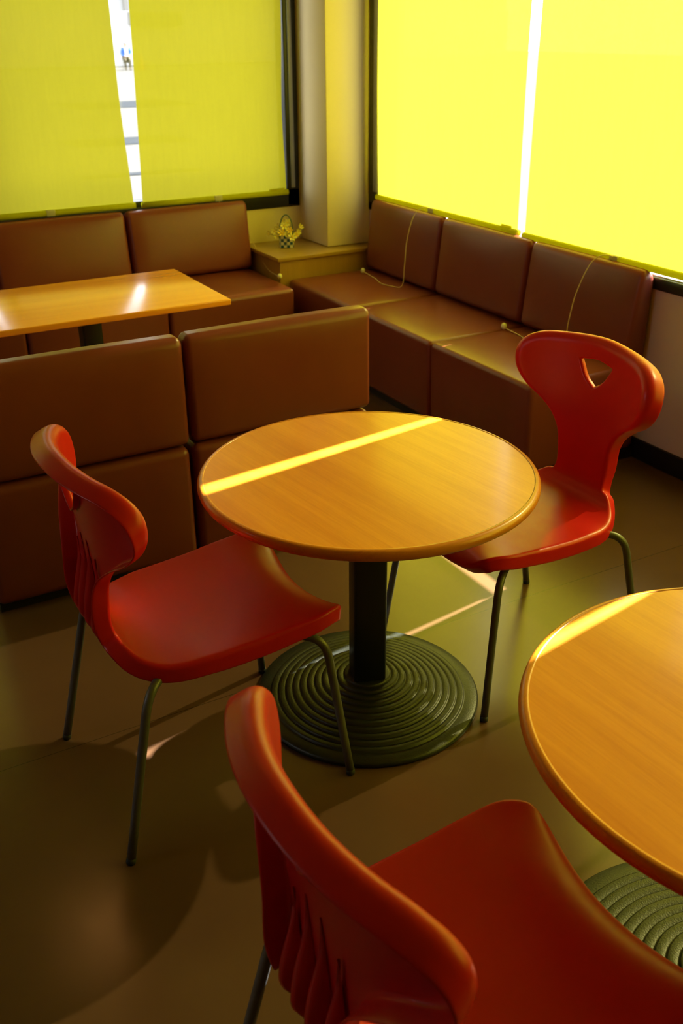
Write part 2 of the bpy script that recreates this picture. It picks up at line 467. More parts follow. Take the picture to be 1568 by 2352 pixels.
BY = YW-.055                        # depth planes of the blinds are measured from the walls
PX = XW-.035
blind('y', PX, 3.80, 3.80, 5.09, 5.105, .860, (4.53,), 'lime yellow roller blind on the right window next to the corner column',
      tabs=((3.89, .04),), seed=3,
      cord=([(3.09, 4.53, .868), (3.055, 4.545, .874), (3.022, 4.575, .835), (2.992, 4.60, .70), (2.962, 4.575, .56), (2.945, 4.575, .452), (2.915, 4.63, .447), (2.90, 4.72, .446), (2.93, 4.82, .446), (2.945, 4.90, .446), (2.95, 4.99, .452)], (2.95, 5.005, .457)))
blind('y', PX, 2.475, 2.452, 3.725, 3.745, .856, (3.13,), 'lime yellow roller blind in the middle of the right window above the end bench', seed=5,
      cord=([(3.09, 3.13, .862), (3.060, 3.150, .868), (3.030, 3.185, .84), (2.985, 3.22, .70), (2.955, 3.22, .57), (2.945, 3.23, .46), (2.915, 3.30, .447), (2.905, 3.42, .446), (2.925, 3.53, .446), (2.93, 3.62, .450)], (2.93, 3.635, .457)))
blind('y', PX, 1.475, 1.425, 2.425, 2.442, .810, (1.95,), 'lime yellow roller blind on the right window beyond the end of the benches', seed=8)
blind('y', PX-.034, -1.1, -1.1, 1.418, 1.472, .800, (), 'wide lime yellow roller blind on the near half of the right window', seed=9)
blind('x', BY, .86, .88, 1.722, 1.772, .865, (1.30,), 'lime yellow roller blind on the back window left of the bright gap',
      seed=12, r_mid=(.32, -.012, .25), group='lime yellow roller blinds')
blind('x', BY, 1.858, 1.822, 2.715, 2.732, .862, (2.28,), 'lime yellow roller blind on the back window beside the black frame and column',
      seed=14, tabs=((2.66, .05),), r_mid=(.28, -.02, .22),
      cord=([(2.28, BY-.012, .842), (2.30, BY-.02, .80), (2.40, BY-.022, .72), (2.465, 5.50, .60), (2.466, 5.30, .47), (2.465, 5.16, .452)], (2.462, 5.125, .458)))
blind('x', BY, -.75, -.75, .815, .825, .865, (.0,), 'lime yellow roller blind at the far left of the back window', seed=16)
blind('x', BY, -2.1, -2.1, -.80, -.80, .865, (), 'lime yellow roller blind in the left end of the back window', seed=17)

# ------------------------------------------------------------------ benches
def bench_unit(w, depth, seat_h, back_bottom, back_top, top_h, gap=.0015, split_back=False):
    """local frame: front edge at y=0, width along x 0..w, back towards +y"""
    r = empty('banquette_bench')
    g = gap
    box('plinth', (.0+g, .045, 0), (w-g, depth+back_bottom-.01, .045), M['plinth'], r)
    if not split_back:
        cushion('seat', [(g, .012, .045), (w-g, .012, .045), (w-g, depth+back_bottom-.01, .045), (g, depth+back_bottom-.01, .045),
                         (g, 0, seat_h), (w-g, 0, seat_h), (w-g, depth+back_bottom-.01, seat_h), (g, depth+back_bottom-.01, seat_h)], M['leather'], r, r=(.022, .026, .026), front=.004, top=.006)
        y0 = depth; y1 = depth+back_bottom
        cushion('backrest', [(g, y0, seat_h+.004), (w-g, y0, seat_h+.004), (w-g, y1, seat_h+.004), (g, y1, seat_h+.004),
                             (g, y0+back_bottom-back_top, top_h), (w-g, y0+back_bottom-back_top, top_h), (w-g, y1, top_h-.028), (g, y1, top_h-.028)], M['leather'], r, r=(.026, .05, .042), front=.016, top=.003)
    return r
SH = .438
# along the right wall (local +y -> world +x)
Bd = .455
proto = bench_unit(.7335, .512, SH, .118, .072, .853)
ys = [(5.112, .0), (4.378, .0), (3.644, .0)]
labs = ['tan vinyl bench against the right window, in the corner next to the wooden cabinet',
        'tan vinyl bench against the right window, middle unit between its two neighbours',
        'tan vinyl bench at the free end of the row under the right window']
for i, (yy, _) in enumerate(ys):
    b = proto if i == 0 else copy_tree(proto)
    b.location = (2.507, yy, 0); b.rotation_euler = (0, 0, -pi/2)
    tag(b, labs[i], 'bench', 'tan benches along the windows')
# along the back wall
labs = ['tan vinyl bench against the back window, end unit next to the wooden cabinet',
        'tan vinyl bench against the back window behind the long table, second from the cabinet',
        'tan vinyl bench against the back window at the left edge, third from the cabinet',
        ]
protoB = bench_unit(.745, .535, SH, .155, .095, .842)
for i, xx in enumerate((1.700, .953, .206)):
    b = protoB if i == 0 else copy_tree(protoB)
    b.location = (xx, 4.895, 0)
    tag(b, labs[i], 'bench', 'tan benches along the windows')
# free-standing benches whose backs face the round tables (local +y is their front)
def back_to_us(w):
    r = empty('banquette_bench'); g = .002; L = M['leather']
    box('plinth', (g+.01, .04, 0), (w-g-.01, .60, .040), M['plinth'], r)
    cushion('backrest', [(g, 0, .468), (w-g, 0, .468), (w-g, .15, .468), (g, .15, .468),
                         (g, .012, .848), (w-g, .012, .848), (w-g, .095, .848), (g, .095, .848)], L, r, r=(.026, .035, .032), front=.006, top=.003)
    lb = cushion('back_base', [(g, -.002, .040), (w-g-.008, -.002, .040), (w-g-.008, .155, .040), (g, .155, .040),
                               (g, .0, .464), (w-g-.008, .0, .464), (w-g-.008, .155, .464), (g, .155, .464)], L, r, r=(.026, .03, .028), front=.005)
    cushion('seat', [(g, .157, .045), (w-g, .157, .045), (w-g, .63, .045), (g, .63, .045),
                     (g, .157, SH), (w-g, .157, SH), (w-g, .64, SH), (g, .64, SH)], L, r, r=(.022, .022, .022), top=.005)
    return r
f1 = back_to_us(.720); f1.location = (1.072, 2.962, 0)
tag(f1, 'tan vinyl bench seen from behind, the one right behind the striped round table', 'bench', 'benches with their backs to the round tables')
f2 = copy_tree(f1); f2.location = (.349, 2.955, 0)
tag(f2, 'tan vinyl bench seen from behind, the one behind the red chair on the left', 'bench', 'benches with their backs to the round tables')

# ------------------------------------------------------------------ corner cabinet
cb = empty('corner_cabinet', (2.455, 5.115, 0))
tag(cb, 'low wooden corner cabinet with a flat top between the two rows of benches', 'cabinet')
bm = bmesh.new(); add_box(bm, (.012, .012, 0), (XW-2.455-.002, YW-5.115-.002, .540))
bm_obj('cabinet_body', bm, M['cab'], cb, smooth=False)
# top cut round the column
xs = XW-2.455-.001; yb = YW-5.115-.001; cx, cy = 2.85-2.455-.001, 5.252-5.115-.001
poly = [(-.006, 0), (xs, 0), (xs, cy), (cx, cy), (cx, yb), (-.006, yb)]
bm = bmesh.new(); lo = [bm.verts.new((x, y, .541)) for x, y in poly]; hi = [bm.verts.new((x, y, .562)) for x, y in poly]
bm.faces.new(lo[::-1]); bm.faces.new(hi)
for i in range(6): bm.faces.new([lo[i], lo[(i+1) % 6], hi[(i+1) % 6], hi[i]])
bevel(bm_obj('cabinet_top', bm, M['cab_top'], cb), .002, 2)

# ------------------------------------------------------------------ tables
def square_post(name, w, z0, z1, m, parent, rot=0.0, bev=.008):
    o = box(name, (-w/2, -w/2, z0), (w/2, w/2, z1), m, parent, bev=bev)
    o.rotation_euler = (0, 0, rot)
    return o

R_TOP, TZ = .444, .72
def round_table(loc, label, rbase=.322, base_off=(0, 0), grain=0.0, post_rot=0.0):
    t = empty('round_table', loc)
    tag(t, label, 'table', 'round oak cafe tables')
    th = .030
    # veneer disc inside a solid bullnose lipping
    top = lathe('tabletop', [(R_TOP-.016, TZ-th+.001), (R_TOP-.016, TZ-.0004)], M['oak'], t, 128); top.rotation_euler = (0, 0, grain)
    for p in top.data.polygons: p.use_smooth = False
    prof = [(R_TOP-.017, TZ-th)]
    for k in range(13):
        q = -pi/2+pi*k/12
        prof.append((R_TOP-.013+.013*cos(q), TZ-th/2+th/2*sin(q)))
    prof.append((R_TOP-.017, TZ))
    edge = lathe('edge_band', prof, M['oak_edge'], t, 160, True)
    # stepped base
    pr = [(rbase-.004, 0.0), (rbase, .004), (rbase, .012), (rbase-.006, .018)]
    z = .018; n = 11; r = rbase-.044; dr = (rbase-.044-.065)/(n-1)
    pr.append((r+.006, z))
    for k in range(n):
        pr += [(r+.0035, z), (r+.0015, z+.0062), (r-.0015, z+.0076)]
        z += .0056
        pr.append((r-dr+.0055, z+.001))
        r -= dr
    pr.append((.03, z+.001))
    b = lathe('table_base', pr, M['iron'], t, 160); b.location = (base_off[0], base_off[1], 0)
    po = square_post('post', .092, z-.004, TZ-th-.012, M['post'], t, post_rot); po.location = (base_off[0], base_off[1], 0)
    boxes('top_plate', [((-.16, -.02, TZ-th-.014), (.16, .02, TZ-th-.0005)), ((-.02, -.16, TZ-th-.014), (.02, .16, TZ-th-.0005))], M['post'], t, bev=.002)
    return t
round_table((1.1956, 1.998, 0), 'round oak table crossed by the long bright stripe of sun, in the middle', grain=.12, post_rot=-.35)
round_table((1.277, .768, 0), 'round oak table cut off by the right edge of the photo, nearest to the viewer', rbase=.36, grain=.05, base_off=(.03, .017))

lt = empty('rectangular_table', (1.075, 4.15, 0))
tag(lt, 'long rectangular oak table between the benches at the back window', 'table')
box('tabletop', (-.53, -.325, .694), (.53, .350, .720), M['oak_long'], lt, bev=.005)
for sx in (0,):
    square_post('post', .085, .03, .692, M['post'], lt)
box('table_base', (-.28, -.22, 0), (.28, .22, .03), M['iron'], lt, bev=.012)

# ------------------------------------------------------------------ red shell chair
# local frame: +x is the chair's front, y is its width, origin on the floor under the seat
PROFILE = catmull([(-.259, 0, .930), (-.257, 0, .89), (-.249, 0, .82), (-.240, 0, .73), (-.236, 0, .66), (-.233, 0, .58), (-.226, 0, .525), (-.200, 0, .490), (-.150, 0, .474),
                   (-.05, 0, .468), (.08, 0, .474), (.18, 0, .484), (.255, 0, .486), (.298, 0, .476), (.316, 0, .458)], 16)
PL = [0.0]
for a_, b_ in zip(PROFILE, PROFILE[1:]): PL.append(PL[-1]+(b_-a_).length)
STOT = PL[-1]
def prof_at(s):
    if s <= 0:
        d = (PROFILE[0]-PROFILE[1]).normalized(); return PROFILE[0]+d*(-s)
    if s >= STOT:
        d = (PROFILE[-1]-PROFILE[-2]).normalized(); return PROFILE[-1]+d*(s-STOT)
    for i in range(len(PL)-1):
        if PL[i+1] >= s:
            return PROFILE[i].lerp(PROFILE[i+1], (s-PL[i])/(PL[i+1]-PL[i]))
def s_z(z):      # arc length on the back at height z
    for i in range(len(PL)):
        if PROFILE[i].z <= z: return PL[i]
def s_x(x):      # arc length on the seat at forward position x
    for i in range(len(PL)):
        if PROFILE[i].x >= x and PROFILE[i].z < .53 and PL[i] > .4: return PL[i]
    return STOT
def smooth(a, b, x):
    t = min(1, max(0, (x-a)/(b-a))); return t*t*(3-2*t)
RHO = .44
def shell_point(a, s):
    p = prof_at(s)
    # head wraps forward round the sitter's back
    w = 1-smooth(.22, .40, s)
    y_f, x_f = a, 0.0
    y_c = RHO*sin(a/RHO); x_c = RHO*(1-cos(a/RHO))
    y = a*(1-w)+y_c*w; x = x_c*w
    # stem is slightly hollow; seat is dished, its front middle dips and its front corners stay up
    ws = smooth(.50, .60, s)
    q = a/.235
    z = ws*(.010*min(1.3, q*q))
    fr = smooth(.86, 1.02, s/STOT)
    z += fr*(.016*q*q - .024*(1-min(1, q*q)))
    x += fr*(.010*q*q-.022*(1-min(1, q*q)))
    return V(p.x+x, y, p.z+z)

def build_shell(parent):
    NU, NV = 33, 81           # columns, rows (odd columns keep a centre line)
    # right edge in (a, s) from the head's upper corner to the seat's front corner
    sz, sx_ = s_z, s_x
    side = [(.234, sz(.898)), (.253, sz(.881)), (.257, sz(.858)), (.249, sz(.820)), (.216, sz(.776)), (.168, sz(.744)), (.126, sz(.706)), (.100, sz(.660)), (.094, sz(.60)), (.093, sz(.55)),
            (.102, sz(.518)), (.120, sx_(-.222)), (.155, sx_(-.203)), (.192, sx_(-.170)), (.217, sx_(-.115)), (.228, sx_(-.03)), (.233, sx_(.08)), (.237, sx_(.17)), (.236, sx_(.235)), (.214, sx_(.288))]
    side = [V(a, s, 0) for a, s in side]
    sp = catmull(side, 10)
    NS = NV
    R = resample(sp, NS)
    top = catmull([(-.234, sz(.898), 0), (-.200, sz(.910), 0), (-.145, sz(.917), 0), (-.07, sz(.924), 0), (0, 0.003, 0), (.07, sz(.924), 0), (.145, sz(.917), 0), (.200, sz(.910), 0), (.234, sz(.898), 0)], 10)
    Tp = resample(top, NU)
    bot = catmull([(-.214, sx_(.288), 0), (-.17, STOT-.007, 0), (-.1, STOT, 0), (0, STOT, 0), (.1, STOT, 0), (.17, STOT-.007, 0), (.214, sx_(.288), 0)], 10)
    Bt = resample(bot, NU)
    grid = []
    for i in range(NV):
        t = i/(NV-1); row = []
        r = R[i]; l = V(-r.x, r.y, 0)
        kt = max(0, 1-t*5.5)**2; kb = max(0, 1-(1-t)*7)**2
        for j in range(NU):
            u = j/(NU-1)
            p = l.lerp(r, u)
            p = p + (Tp[j]-Tp[0].lerp(Tp[-1], u))*kt + (Bt[j]-Bt[0].lerp(Bt[-1], u))*kb
            row.append(p)
        grid.append(row)
    # hand hole: block of cells replaced by rings that close onto a rounded triangle
    def s_of(i): return grid[i][NU//2].y
    z_top, z_bot = .900, .800
    i0 = min(range(NV), key=lambda i: abs(s_of(i)-sz(.905))); i1 = min(range(NV), key=lambda i: abs(s_of(i)-sz(.775)))
    jc = NU//2; hw = 8
    j0, j1 = jc-hw, jc+hw
    verts = []; faces = []; idx = {}
    flat = []                              # (a, s) of each vertex
    def addv(a, s):
        flat.append((a, s)); verts.append(shell_point(a, s)); return len(verts)-1
    for i in range(NV):
        for j in range(NU):
            if i0 < i < i1 and j0 < j < j1: continue
            idx[i, j] = addv(grid[i][j].x, grid[i][j].y)
    for i in range(NV-1):
        for j in range(NU-1):
            if i0 <= i < i1 and j0 <= j < j1: continue
            faces.append((idx[i, j], idx[i, j+1], idx[i+1, j+1], idx[i+1, j]))
    ring = [(i0, j) for j in range(j0, j1)] + [(i, j1) for i in range(i0, i1)] + [(i1, j) for j in range(j1, j0, -1)] + [(i, j0) for i in range(i1, i0, -1)]
    # triangle outline in (a, s)
    st, sb = sz(.890), sz(.795)
    tri = [V(-.088, st, 0), V(.088, st, 0), V(0, sb, 0)]
    rad = .020
    outl = []
    cen = (tri[0]+tri[1]+tri[2])/3
    for k in range(3):
        p = tri[k]; a = tri[k-1]; b = tri[(k+1) % 3]
        d1 = (a-p).normalized(); d2 = (b-p).normalized()
        ang = d1.angle(d2); dist = rad/math.tan(ang/2)
        q1 = p+d1*dist; q2 = p+d2*dist
        for m in range(9):
            t = m/8
            outl.append(q1*(1-t)**2 + p*2*t*(1-t) + q2*t*t)
    # bow the straight sides a little
    dense = []
    for k in range(len(outl)):
        a, b = outl[k], outl[(k+1) % len(outl)]
        nseg = max(1, int((b-a).length/.003))
        for m in range(nseg):
            q = a.lerp(b, m/nseg)
            if nseg > 4:
                bulge = .006*4*(m/nseg)*(1-m/nseg); q = q+(q-cen).normalized()*bulge
            dense.append(q)
    def ang_of(p): return math.atan2(p.y-cen.y, p.x-cen.x)
    dens = sorted(dense, key=ang_of); da = [ang_of(p) for p in dens]
    def out_at(ang):
        for k in range(len(dens)):
            a0 = da[k]; a1 = da[(k+1) % len(dens)]
            if k == len(dens)-1: a1 += 2*pi
            for aa in (ang, ang+2*pi):
                if a0 <= aa <= a1+1e-9:
                    f = 0 if a1 == a0 else (aa-a0)/(a1-a0)
                    return dens[k].lerp(dens[(k+1) % len(dens)], f)
        return dens[0]
    rp = [V(*flat[idx[q]], 0) for q in ring]
    target = [out_at(ang_of(p)) for p in rp]
    prev = [idx[q] for q in ring]; n = len(ring)
    for f in (.35, .65, .85, 1.0):
        cur = []
        for p, t in zip(rp, target):
            q = p.lerp(t, f); cur.append(addv(q.x, q.y))
        for k in range(n):
            faces.append((prev[k], cur[k], cur[(k+1) % n], prev[(k+1) % n]))
        prev = cur
    hole_loop = prev
    bound = [idx[0, j] for j in range(NU-1)] + [idx[i, NU-1] for i in range(NV-1)] + [idx[NV-1, j] for j in range(NU-1, 0, -1)] + [idx[i, 0] for i in range(NV-1, 0, -1)]
    # normals of the front face (towards the sitter) by finite differences
    def nrm(a, s):
        e = .002
        da_ = shell_point(a+e, s)-shell_point(a-e, s); ds = shell_point(a, s+e)-shell_point(a, s-e)
        nn = ds.cross(da_).normalized()
        return nn
    test = nrm(0, .05)
    sg = 1 if test.x > 0 else -1
    def flange(loop, spec, inner=False):
        n = len(loop)
        nv_ = [nrm(*flat[v])*sg for v in loop]
        base = [verts[v].copy() for v in loop]
        out = []
        for k in range(n):
            tg = (base[(k+1) % n]-base[k-1]).normalized()
            o = tg.cross(nv_[k]).normalized()
            out.append(o)
        # orientation: outward from the shell
        cenp = sum(base, Vector())/n
        if inner:
            sgn = sum(o.dot(cenp-b) for o, b in zip(out, base))
        else:
            k0 = max(range(n), key=lambda k: base[k].z)
            sgn = out[k0].z
        if sgn < 0: out = [-o for o in out]
        prevl = loop
        steps = 8
        rings = []
        for st_ in range(1, steps+1):
            cur = []
            for k in range(n):
                r, amax, L = spec(base[k], flat[loop[k]])
                if st_ <= 5:
                    an = amax*st_/5
                    p = base[k]+out[k]*(r*sin(an))-nv_[k]*(r*(1-cos(an)))
                else:
                    an = amax
                    d = (out[k]*cos(an)-nv_[k]*sin(an))
                    p = base[k]+out[k]*(r*sin(an))-nv_[k]*(r*(1-cos(an)))+d*(L*(st_-5)/3)
                verts.append(p); flat.append(flat[loop[k]]); cur.append(len(verts)-1)
            for k in range(n):
                faces.append((prevl[k], prevl[(k+1) % n], cur[(k+1) % n], cur[k]))
            prevl = cur
    def spec_out(p, f):
        hd = smooth(.74, .84, p.z); tophd = smooth(.80, .90, p.z)
        fr = smooth(.20, .28, p.x)
        r = .010*(1-hd)+.022*hd
        am = radians(92)*(1-tophd)+radians(118)*tophd
        L = (.034*(1-fr)+.030*fr)*(1-hd)+.030*hd
        # shallow in the fillet between stem and seat, where the edge turns sharply
        fil = smooth(.48, .51, p.z)*(1-smooth(.53, .58, p.z))*1.0
        return r*(1-.5*fil), am, L
    flange(bound, spec_out)
    flange(hole_loop, lambda p, f: (.006, radians(90), .010), inner=True)
    bm = bmesh.new(); vs = [bm.verts.new(v) for v in verts]
    for f in faces:
        try: bm.faces.new([vs[i] for i in f])
        except ValueError: pass
    o = bm_obj('seat_shell', bm, M['red'], parent)
    sm = o.modifiers.new('thick', 'SOLIDIFY'); sm.thickness = .0045; sm.offset = 0.0
    subsurf(o, 1)
    return o

def build_chair():
    c = empty('cafe_chair')
    build_shell(c)
    # gusset ribs down the back of the stem: thin fins that swell towards the seat
    for k, y in enumerate((-.066, -.022, .022, .066)):
        zt = .735-.03*abs(abs(k-1.5)-.5)
        n = 24; vs = []; fs = []
        zb = .430+.0*(k % 2)
        for i in range(n+1):
            t = i/n; z = zt+(zb-zt)*t
            s = s_z(max(z, .500)); p = prof_at(s)
            xi = p.x-.003 if z > .50 else p.x-.003+.10*smooth(.50, .43, z)*0+ (0.50-z)*.55
            dep = .040*smooth(0, .75, t)*(1-smooth(.93, 1.0, t)*.65)
            wd = .0135*smooth(0, .5, t)+.0015
            xo = p.x-.004-dep+ (max(0, .52-z)**2)*3.2
            for (xx, ww) in ((xi, wd), (xi*.45+xo*.55, wd*.85), (xo+.004, wd*.5), (xo, 0), (xo+.004, -wd*.5), (xi*.45+xo*.55, -wd*.85), (xi, -wd)):
                vs.append((xx, y+ww, z))
        for i in range(n):
            for j in range(6):
                fs.append((i*7+j, i*7+j+1, (i+1)*7+j+1, (i+1)*7+j))
        fs.append(tuple(range(7))); fs.append(tuple(n*7+j for j in range(6, -1, -1)))
        bm = bmesh.new(); vv = [bm.verts.new(v) for v in vs]
        for f in fs: bm.faces.new([vv[i] for i in f])
        bm_obj('rib', bm, M['red'], c)
    # tube legs: out from a frame under the seat, round bend, splayed down
    fz = .435
    for sxn in (-1, 1):
        for sy in (-1, 1):
            if sxn < 0: a = V(-.12, .16*sy, fz+.008); k = V(-.205, .232*sy, fz-.002); e = V(-.302, .262*sy, 0)
            else: a = V(.16, .16*sy, fz-.004); k = V(.250, .226*sy, fz-.018); e = V(.300, .262*sy, 0)
            d1 = (a-k).normalized(); d2 = (e-k).normalized()
            pts = [a]
            for m in range(9):
                t = m/8; pts.append((k+d1*.045)*(1-t)**2 + k*2*t*(1-t) + (k+d2*.055)*t*t)
            f0 = e-d2*.012
            pts += [k.lerp(e, .4), k.lerp(e, .7), f0]
            lg = tube('leg', pts, .0108, M['steel'], c, n=14)
            tube('foot_cap', [f0-d2*.004, e-d2*.003, V(e.x, e.y, 0)+V(0, 0, .0005)], [.0116, .0118, .0108], M['foot'], lg, n=14)
    bm = bmesh.new()
    fr = tube('under_frame', [V(-.12, -.16, fz+.008), V(.16, -.16, fz-.004), V(.16, .16, fz-.004), V(-.12, .16, fz+.008), V(-.12, -.16, fz+.008)], .009, M['steel'], c, n=10)
    bm.free()
    return c
ch = build_chair()
ch.location = (.682, 1.985, 0); ch.rotation_euler = (0, 0, radians(1.0))
tag(ch, 'red plastic shell chair left of the striped round table, seen from behind', 'chair', 'red cafe chairs')
c2 = copy_tree(ch); c2.location = (1.712, 2.0, 0); c2.rotation_euler = (0, 0, radians(181.5))
tag(c2, 'red plastic shell chair right of the striped round table, facing us with its hand hole', 'chair', 'red cafe chairs')
c3 = copy_tree(ch); c3.location = (.649, .806, 0); c3.rotation_euler = (0, 0, radians(-1.6))
tag(c3, 'red plastic shell chair in the foreground, cut off by the bottom edge of the photo', 'chair', 'red cafe chairs')

# ------------------------------------------------------------------ flower basket
def checker_mat():
    m, nt, out = mat('blue_white_checks')
    p = N(nt, 'ShaderNodeBsdfPrincipled'); p.inputs['Roughness'].default_value = .5
    tc = N(nt, 'ShaderNodeTexCoord'); ck = N(nt, 'ShaderNodeTexChecker'); ck.inputs['Scale'].default_value = 55
    ck.inputs['Color1'].default_value = (.75, .72, .50, 1); ck.inputs['Color2'].default_value = (.010, .07, .16, 1)
    mp = N(nt, 'ShaderNodeMapping'); mp.inputs['Location'].default_value = (.0005, .0005, .0005)
    nt.links.new(tc.outputs['Object'], mp.inputs['Vector']); nt.links.new(mp.outputs[0], ck.inputs['Vector'])
    nt.links.new(ck.outputs['Color'], p.inputs['Base Color']); nt.links.new(p.outputs[0], out.inputs[0]); return m
M['check'] = checker_mat()
M['bluehandle'] = principled('blue_green_handle', (.015, .09, .13), rough=.5)
M['petal'] = principled('pale_yellow_petal', (.80, .70, .14), rough=.6)
M['petal2'] = principled('yellow_petal', (.85, .58, .03), rough=.6)
M['stem'] = principled('olive_stem', (.16, .15, .03), rough=.6)
M['leaf'] = principled('dusty_leaf', (.33, .28, .06), rough=.6)
bk = empty('flower_basket', (2.640, 5.385, .562), radians(-22))
tag(bk, 'small blue checked basket of pale yellow artificial flowers on the corner cabinet', 'basket')
bm = bmesh.new(); add_box(bm, (-.041, -.030, 0), (.041, .030, .074))
for v in bm.verts:
    if v.co.z > .01: v.co.x *= 1.06; v.co.y *= 1.06
bm.faces.ensure_lookup_table()
tf = [f for f in bm.faces if f.calc_center_median().z > .07][0]
rr = bmesh.ops.inset_region(bm, faces=[tf], thickness=.006); 
for v in tf.verts: v.co.z -= .02
bevel(bm_obj('basket_body', bm, M['check'], bk), .003, 2)
hp = []
for k in range(25):
    q = pi*k/24; hp.append((.040*cos(q), 0, .066+.122*sin(q)**.8))
tube('handle', hp, .0032, M['bluehandle'], bk, n=8)
def flower(at, r, m, tilt):
    bm = bmesh.new()
    for k in range(6):
        q0 = 2*pi*k/6
        pts = []
        for (rr_, ww, zz) in ((.12, .10, .0), (.55, .42, .10), (.9, .36, .28), (1.08, .05, .36)):
            for sgn in (-1, 1):
                an = q0+sgn*ww*.9
                pts.append(bm.verts.new((r*rr_*cos(an), r*rr_*sin(an), r*zz)))
        for i in range(3): bm.faces.new([pts[2*i], pts[2*i+1], pts[2*i+3], pts[2*i+2]])
    mt = Matrix.Translation(at) @ tilt.to_4x4()
    bmesh.ops.transform(bm, matrix=mt, verts=bm.verts[:])
    f = bm_obj('flower', bm, m, bk)
    bm = bmesh.new(); bmesh.ops.create_uvsphere(bm, u_segments=10, v_segments=6, radius=r*.24)
    bmesh.ops.transform(bm, matrix=mt @ Matrix.Translation((0, 0, r*.1)), verts=bm.verts[:])
    bm_obj('flower_eye', bm, M['petal2'], f)
    return f
rnd = random.Random(4)
heads = [(-.105, .0, .085, .022), (-.070, -.02, .105, .026), (-.048, .01, .125, .028), (-.030, -.035, .095, .030), (-.012, -.02, .138, .030), (.010, .012, .152, .028), (-.02, .01, .165, .024),
         (.018, -.035, .110, .026), (.030, -.050, .070, .034), (.072, -.01, .095, .024), (.088, .0, .125, .022), (.058, -.03, .078, .020), (-.06, -.03, .075, .022), (.0, -.045, .085, .022)]
for i, (x, y, z, r) in enumerate(heads):
    dv = V(x*7+rnd.uniform(-.3, .3), y*7-.75, .55+rnd.uniform(-.2, .3)).normalized()
    rot = V(0, 0, 1).rotation_difference(dv).to_matrix()
    z = .05+(z-.05)*.88; r *= .78
    flower(V(x, y, z), r, M['petal'] if i % 4 != 3 else M['petal2'], rot)
    tube('flower_stem', resample(catmull([(x*.25, y*.3, .05), (x*.55, y*.6, .05+(z-.05)*.55), (x, y, z)], 6), 10), .0014, M['stem'], bk, n=6)
for i in range(9):
    an = i*2.4; ln = .045+.02*rnd.random(); b0 = V(.025*cos(an), .02*sin(an), .062); d = V(cos(an), sin(an)*.7, .55).normalized(); sd = d.cross(V(0, 0, 1)).normalized()
    vs = [b0, b0+d*ln*.35+sd*.010, b0+d*ln*.7+sd*.008+V(0, 0, -.003), b0+d*ln+V(0, 0, -.010), b0+d*ln*.7-sd*.008+V(0, 0, -.003), b0+d*ln*.35-sd*.010, b0+d*ln*.5+V(0, 0, .004)]
    mesh_obj('leaf', vs, [(0, 1, 6), (1, 2, 6), (2, 3, 6), (3, 4, 6), (4, 5, 6), (5, 0, 6)], M['leaf'], bk)

# ------------------------------------------------------------------ ceiling lamp that glows on the floor
M['lamp'] = emit('warm_lamp', (1.0, .42, .10), 10.0)
M['lamp_rim'] = principled('white_lamp_rim', (.7, .7, .68), rough=.4)
cl = empty('ceiling_lamp', (.70, 4.05, ZC))
tag(cl, 'round recessed ceiling lamp above the long table, out of the photo', 'lamp')
lathe('lamp_rim', [(.13, -.0005), (.155, -.0005), (.155, -.012), (.145, -.018), (.13, -.012)], M['lamp_rim'], cl, 48, True)
lathe('lamp_disc', [(.128, -.0125), (.128, -.016)], M['lamp'], cl, 48)

# ------------------------------------------------------------------ outside
GZ = -.40
M['pave'] = principled('pale_pavement', (.082, .082, .084), rough=1.0, spec=0.0, noise=.05, nscale=1.2)
M['shadow_strip'] = principled('painted_shadow_grey', (.030, .035, .046), rough=1.0, spec=0.0, noise=.10, nscale=2)
M['facade'] = principled('white_facade', (.55, .55, .56), rough=.7)
M['facade_blue'] = principled('pale_blue_facade', (.40, .41, .43), rough=.7)
M['concrete'] = principled('grey_concrete', (.26, .255, .25), rough=.8)
bm = bmesh.new()
add_box(bm, (-30, YW+T+.02, GZ-.2), (60, 95, GZ)); add_box(bm, (XW+T+.02, -40, GZ-.2), (60, YW+T+.02, GZ))
struct(bm_obj('ground_outside', bm, M['pave'], smooth=False))
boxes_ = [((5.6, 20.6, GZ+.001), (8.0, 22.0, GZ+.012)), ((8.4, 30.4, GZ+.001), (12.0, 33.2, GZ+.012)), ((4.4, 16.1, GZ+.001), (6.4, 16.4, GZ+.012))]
struct(boxes('painted_shadow_strip', boxes_, M['shadow_strip']))  # dark bands paint in the shadows lying across the ground
bd = empty('street_building', (20, 64, GZ)); tag(bd, 'white building across the street, seen through the gap in the back blinds', 'building')
box('facade', (-34, 0, 0), (30, 6, 3.0), M['facade'], bd)
box('upper_storey', (-34, .3, 3.0), (30, 6, 9.0), M['facade_blue'], bd)
box('drainpipe', (1.05, .05, 3.0), (1.3, .3, 9.0), M['concrete'], bd)
box('sign_box', (1.2, -.3, 2.25), (4.5, 0, 2.95), M['concrete'], bd)
bench_post = None
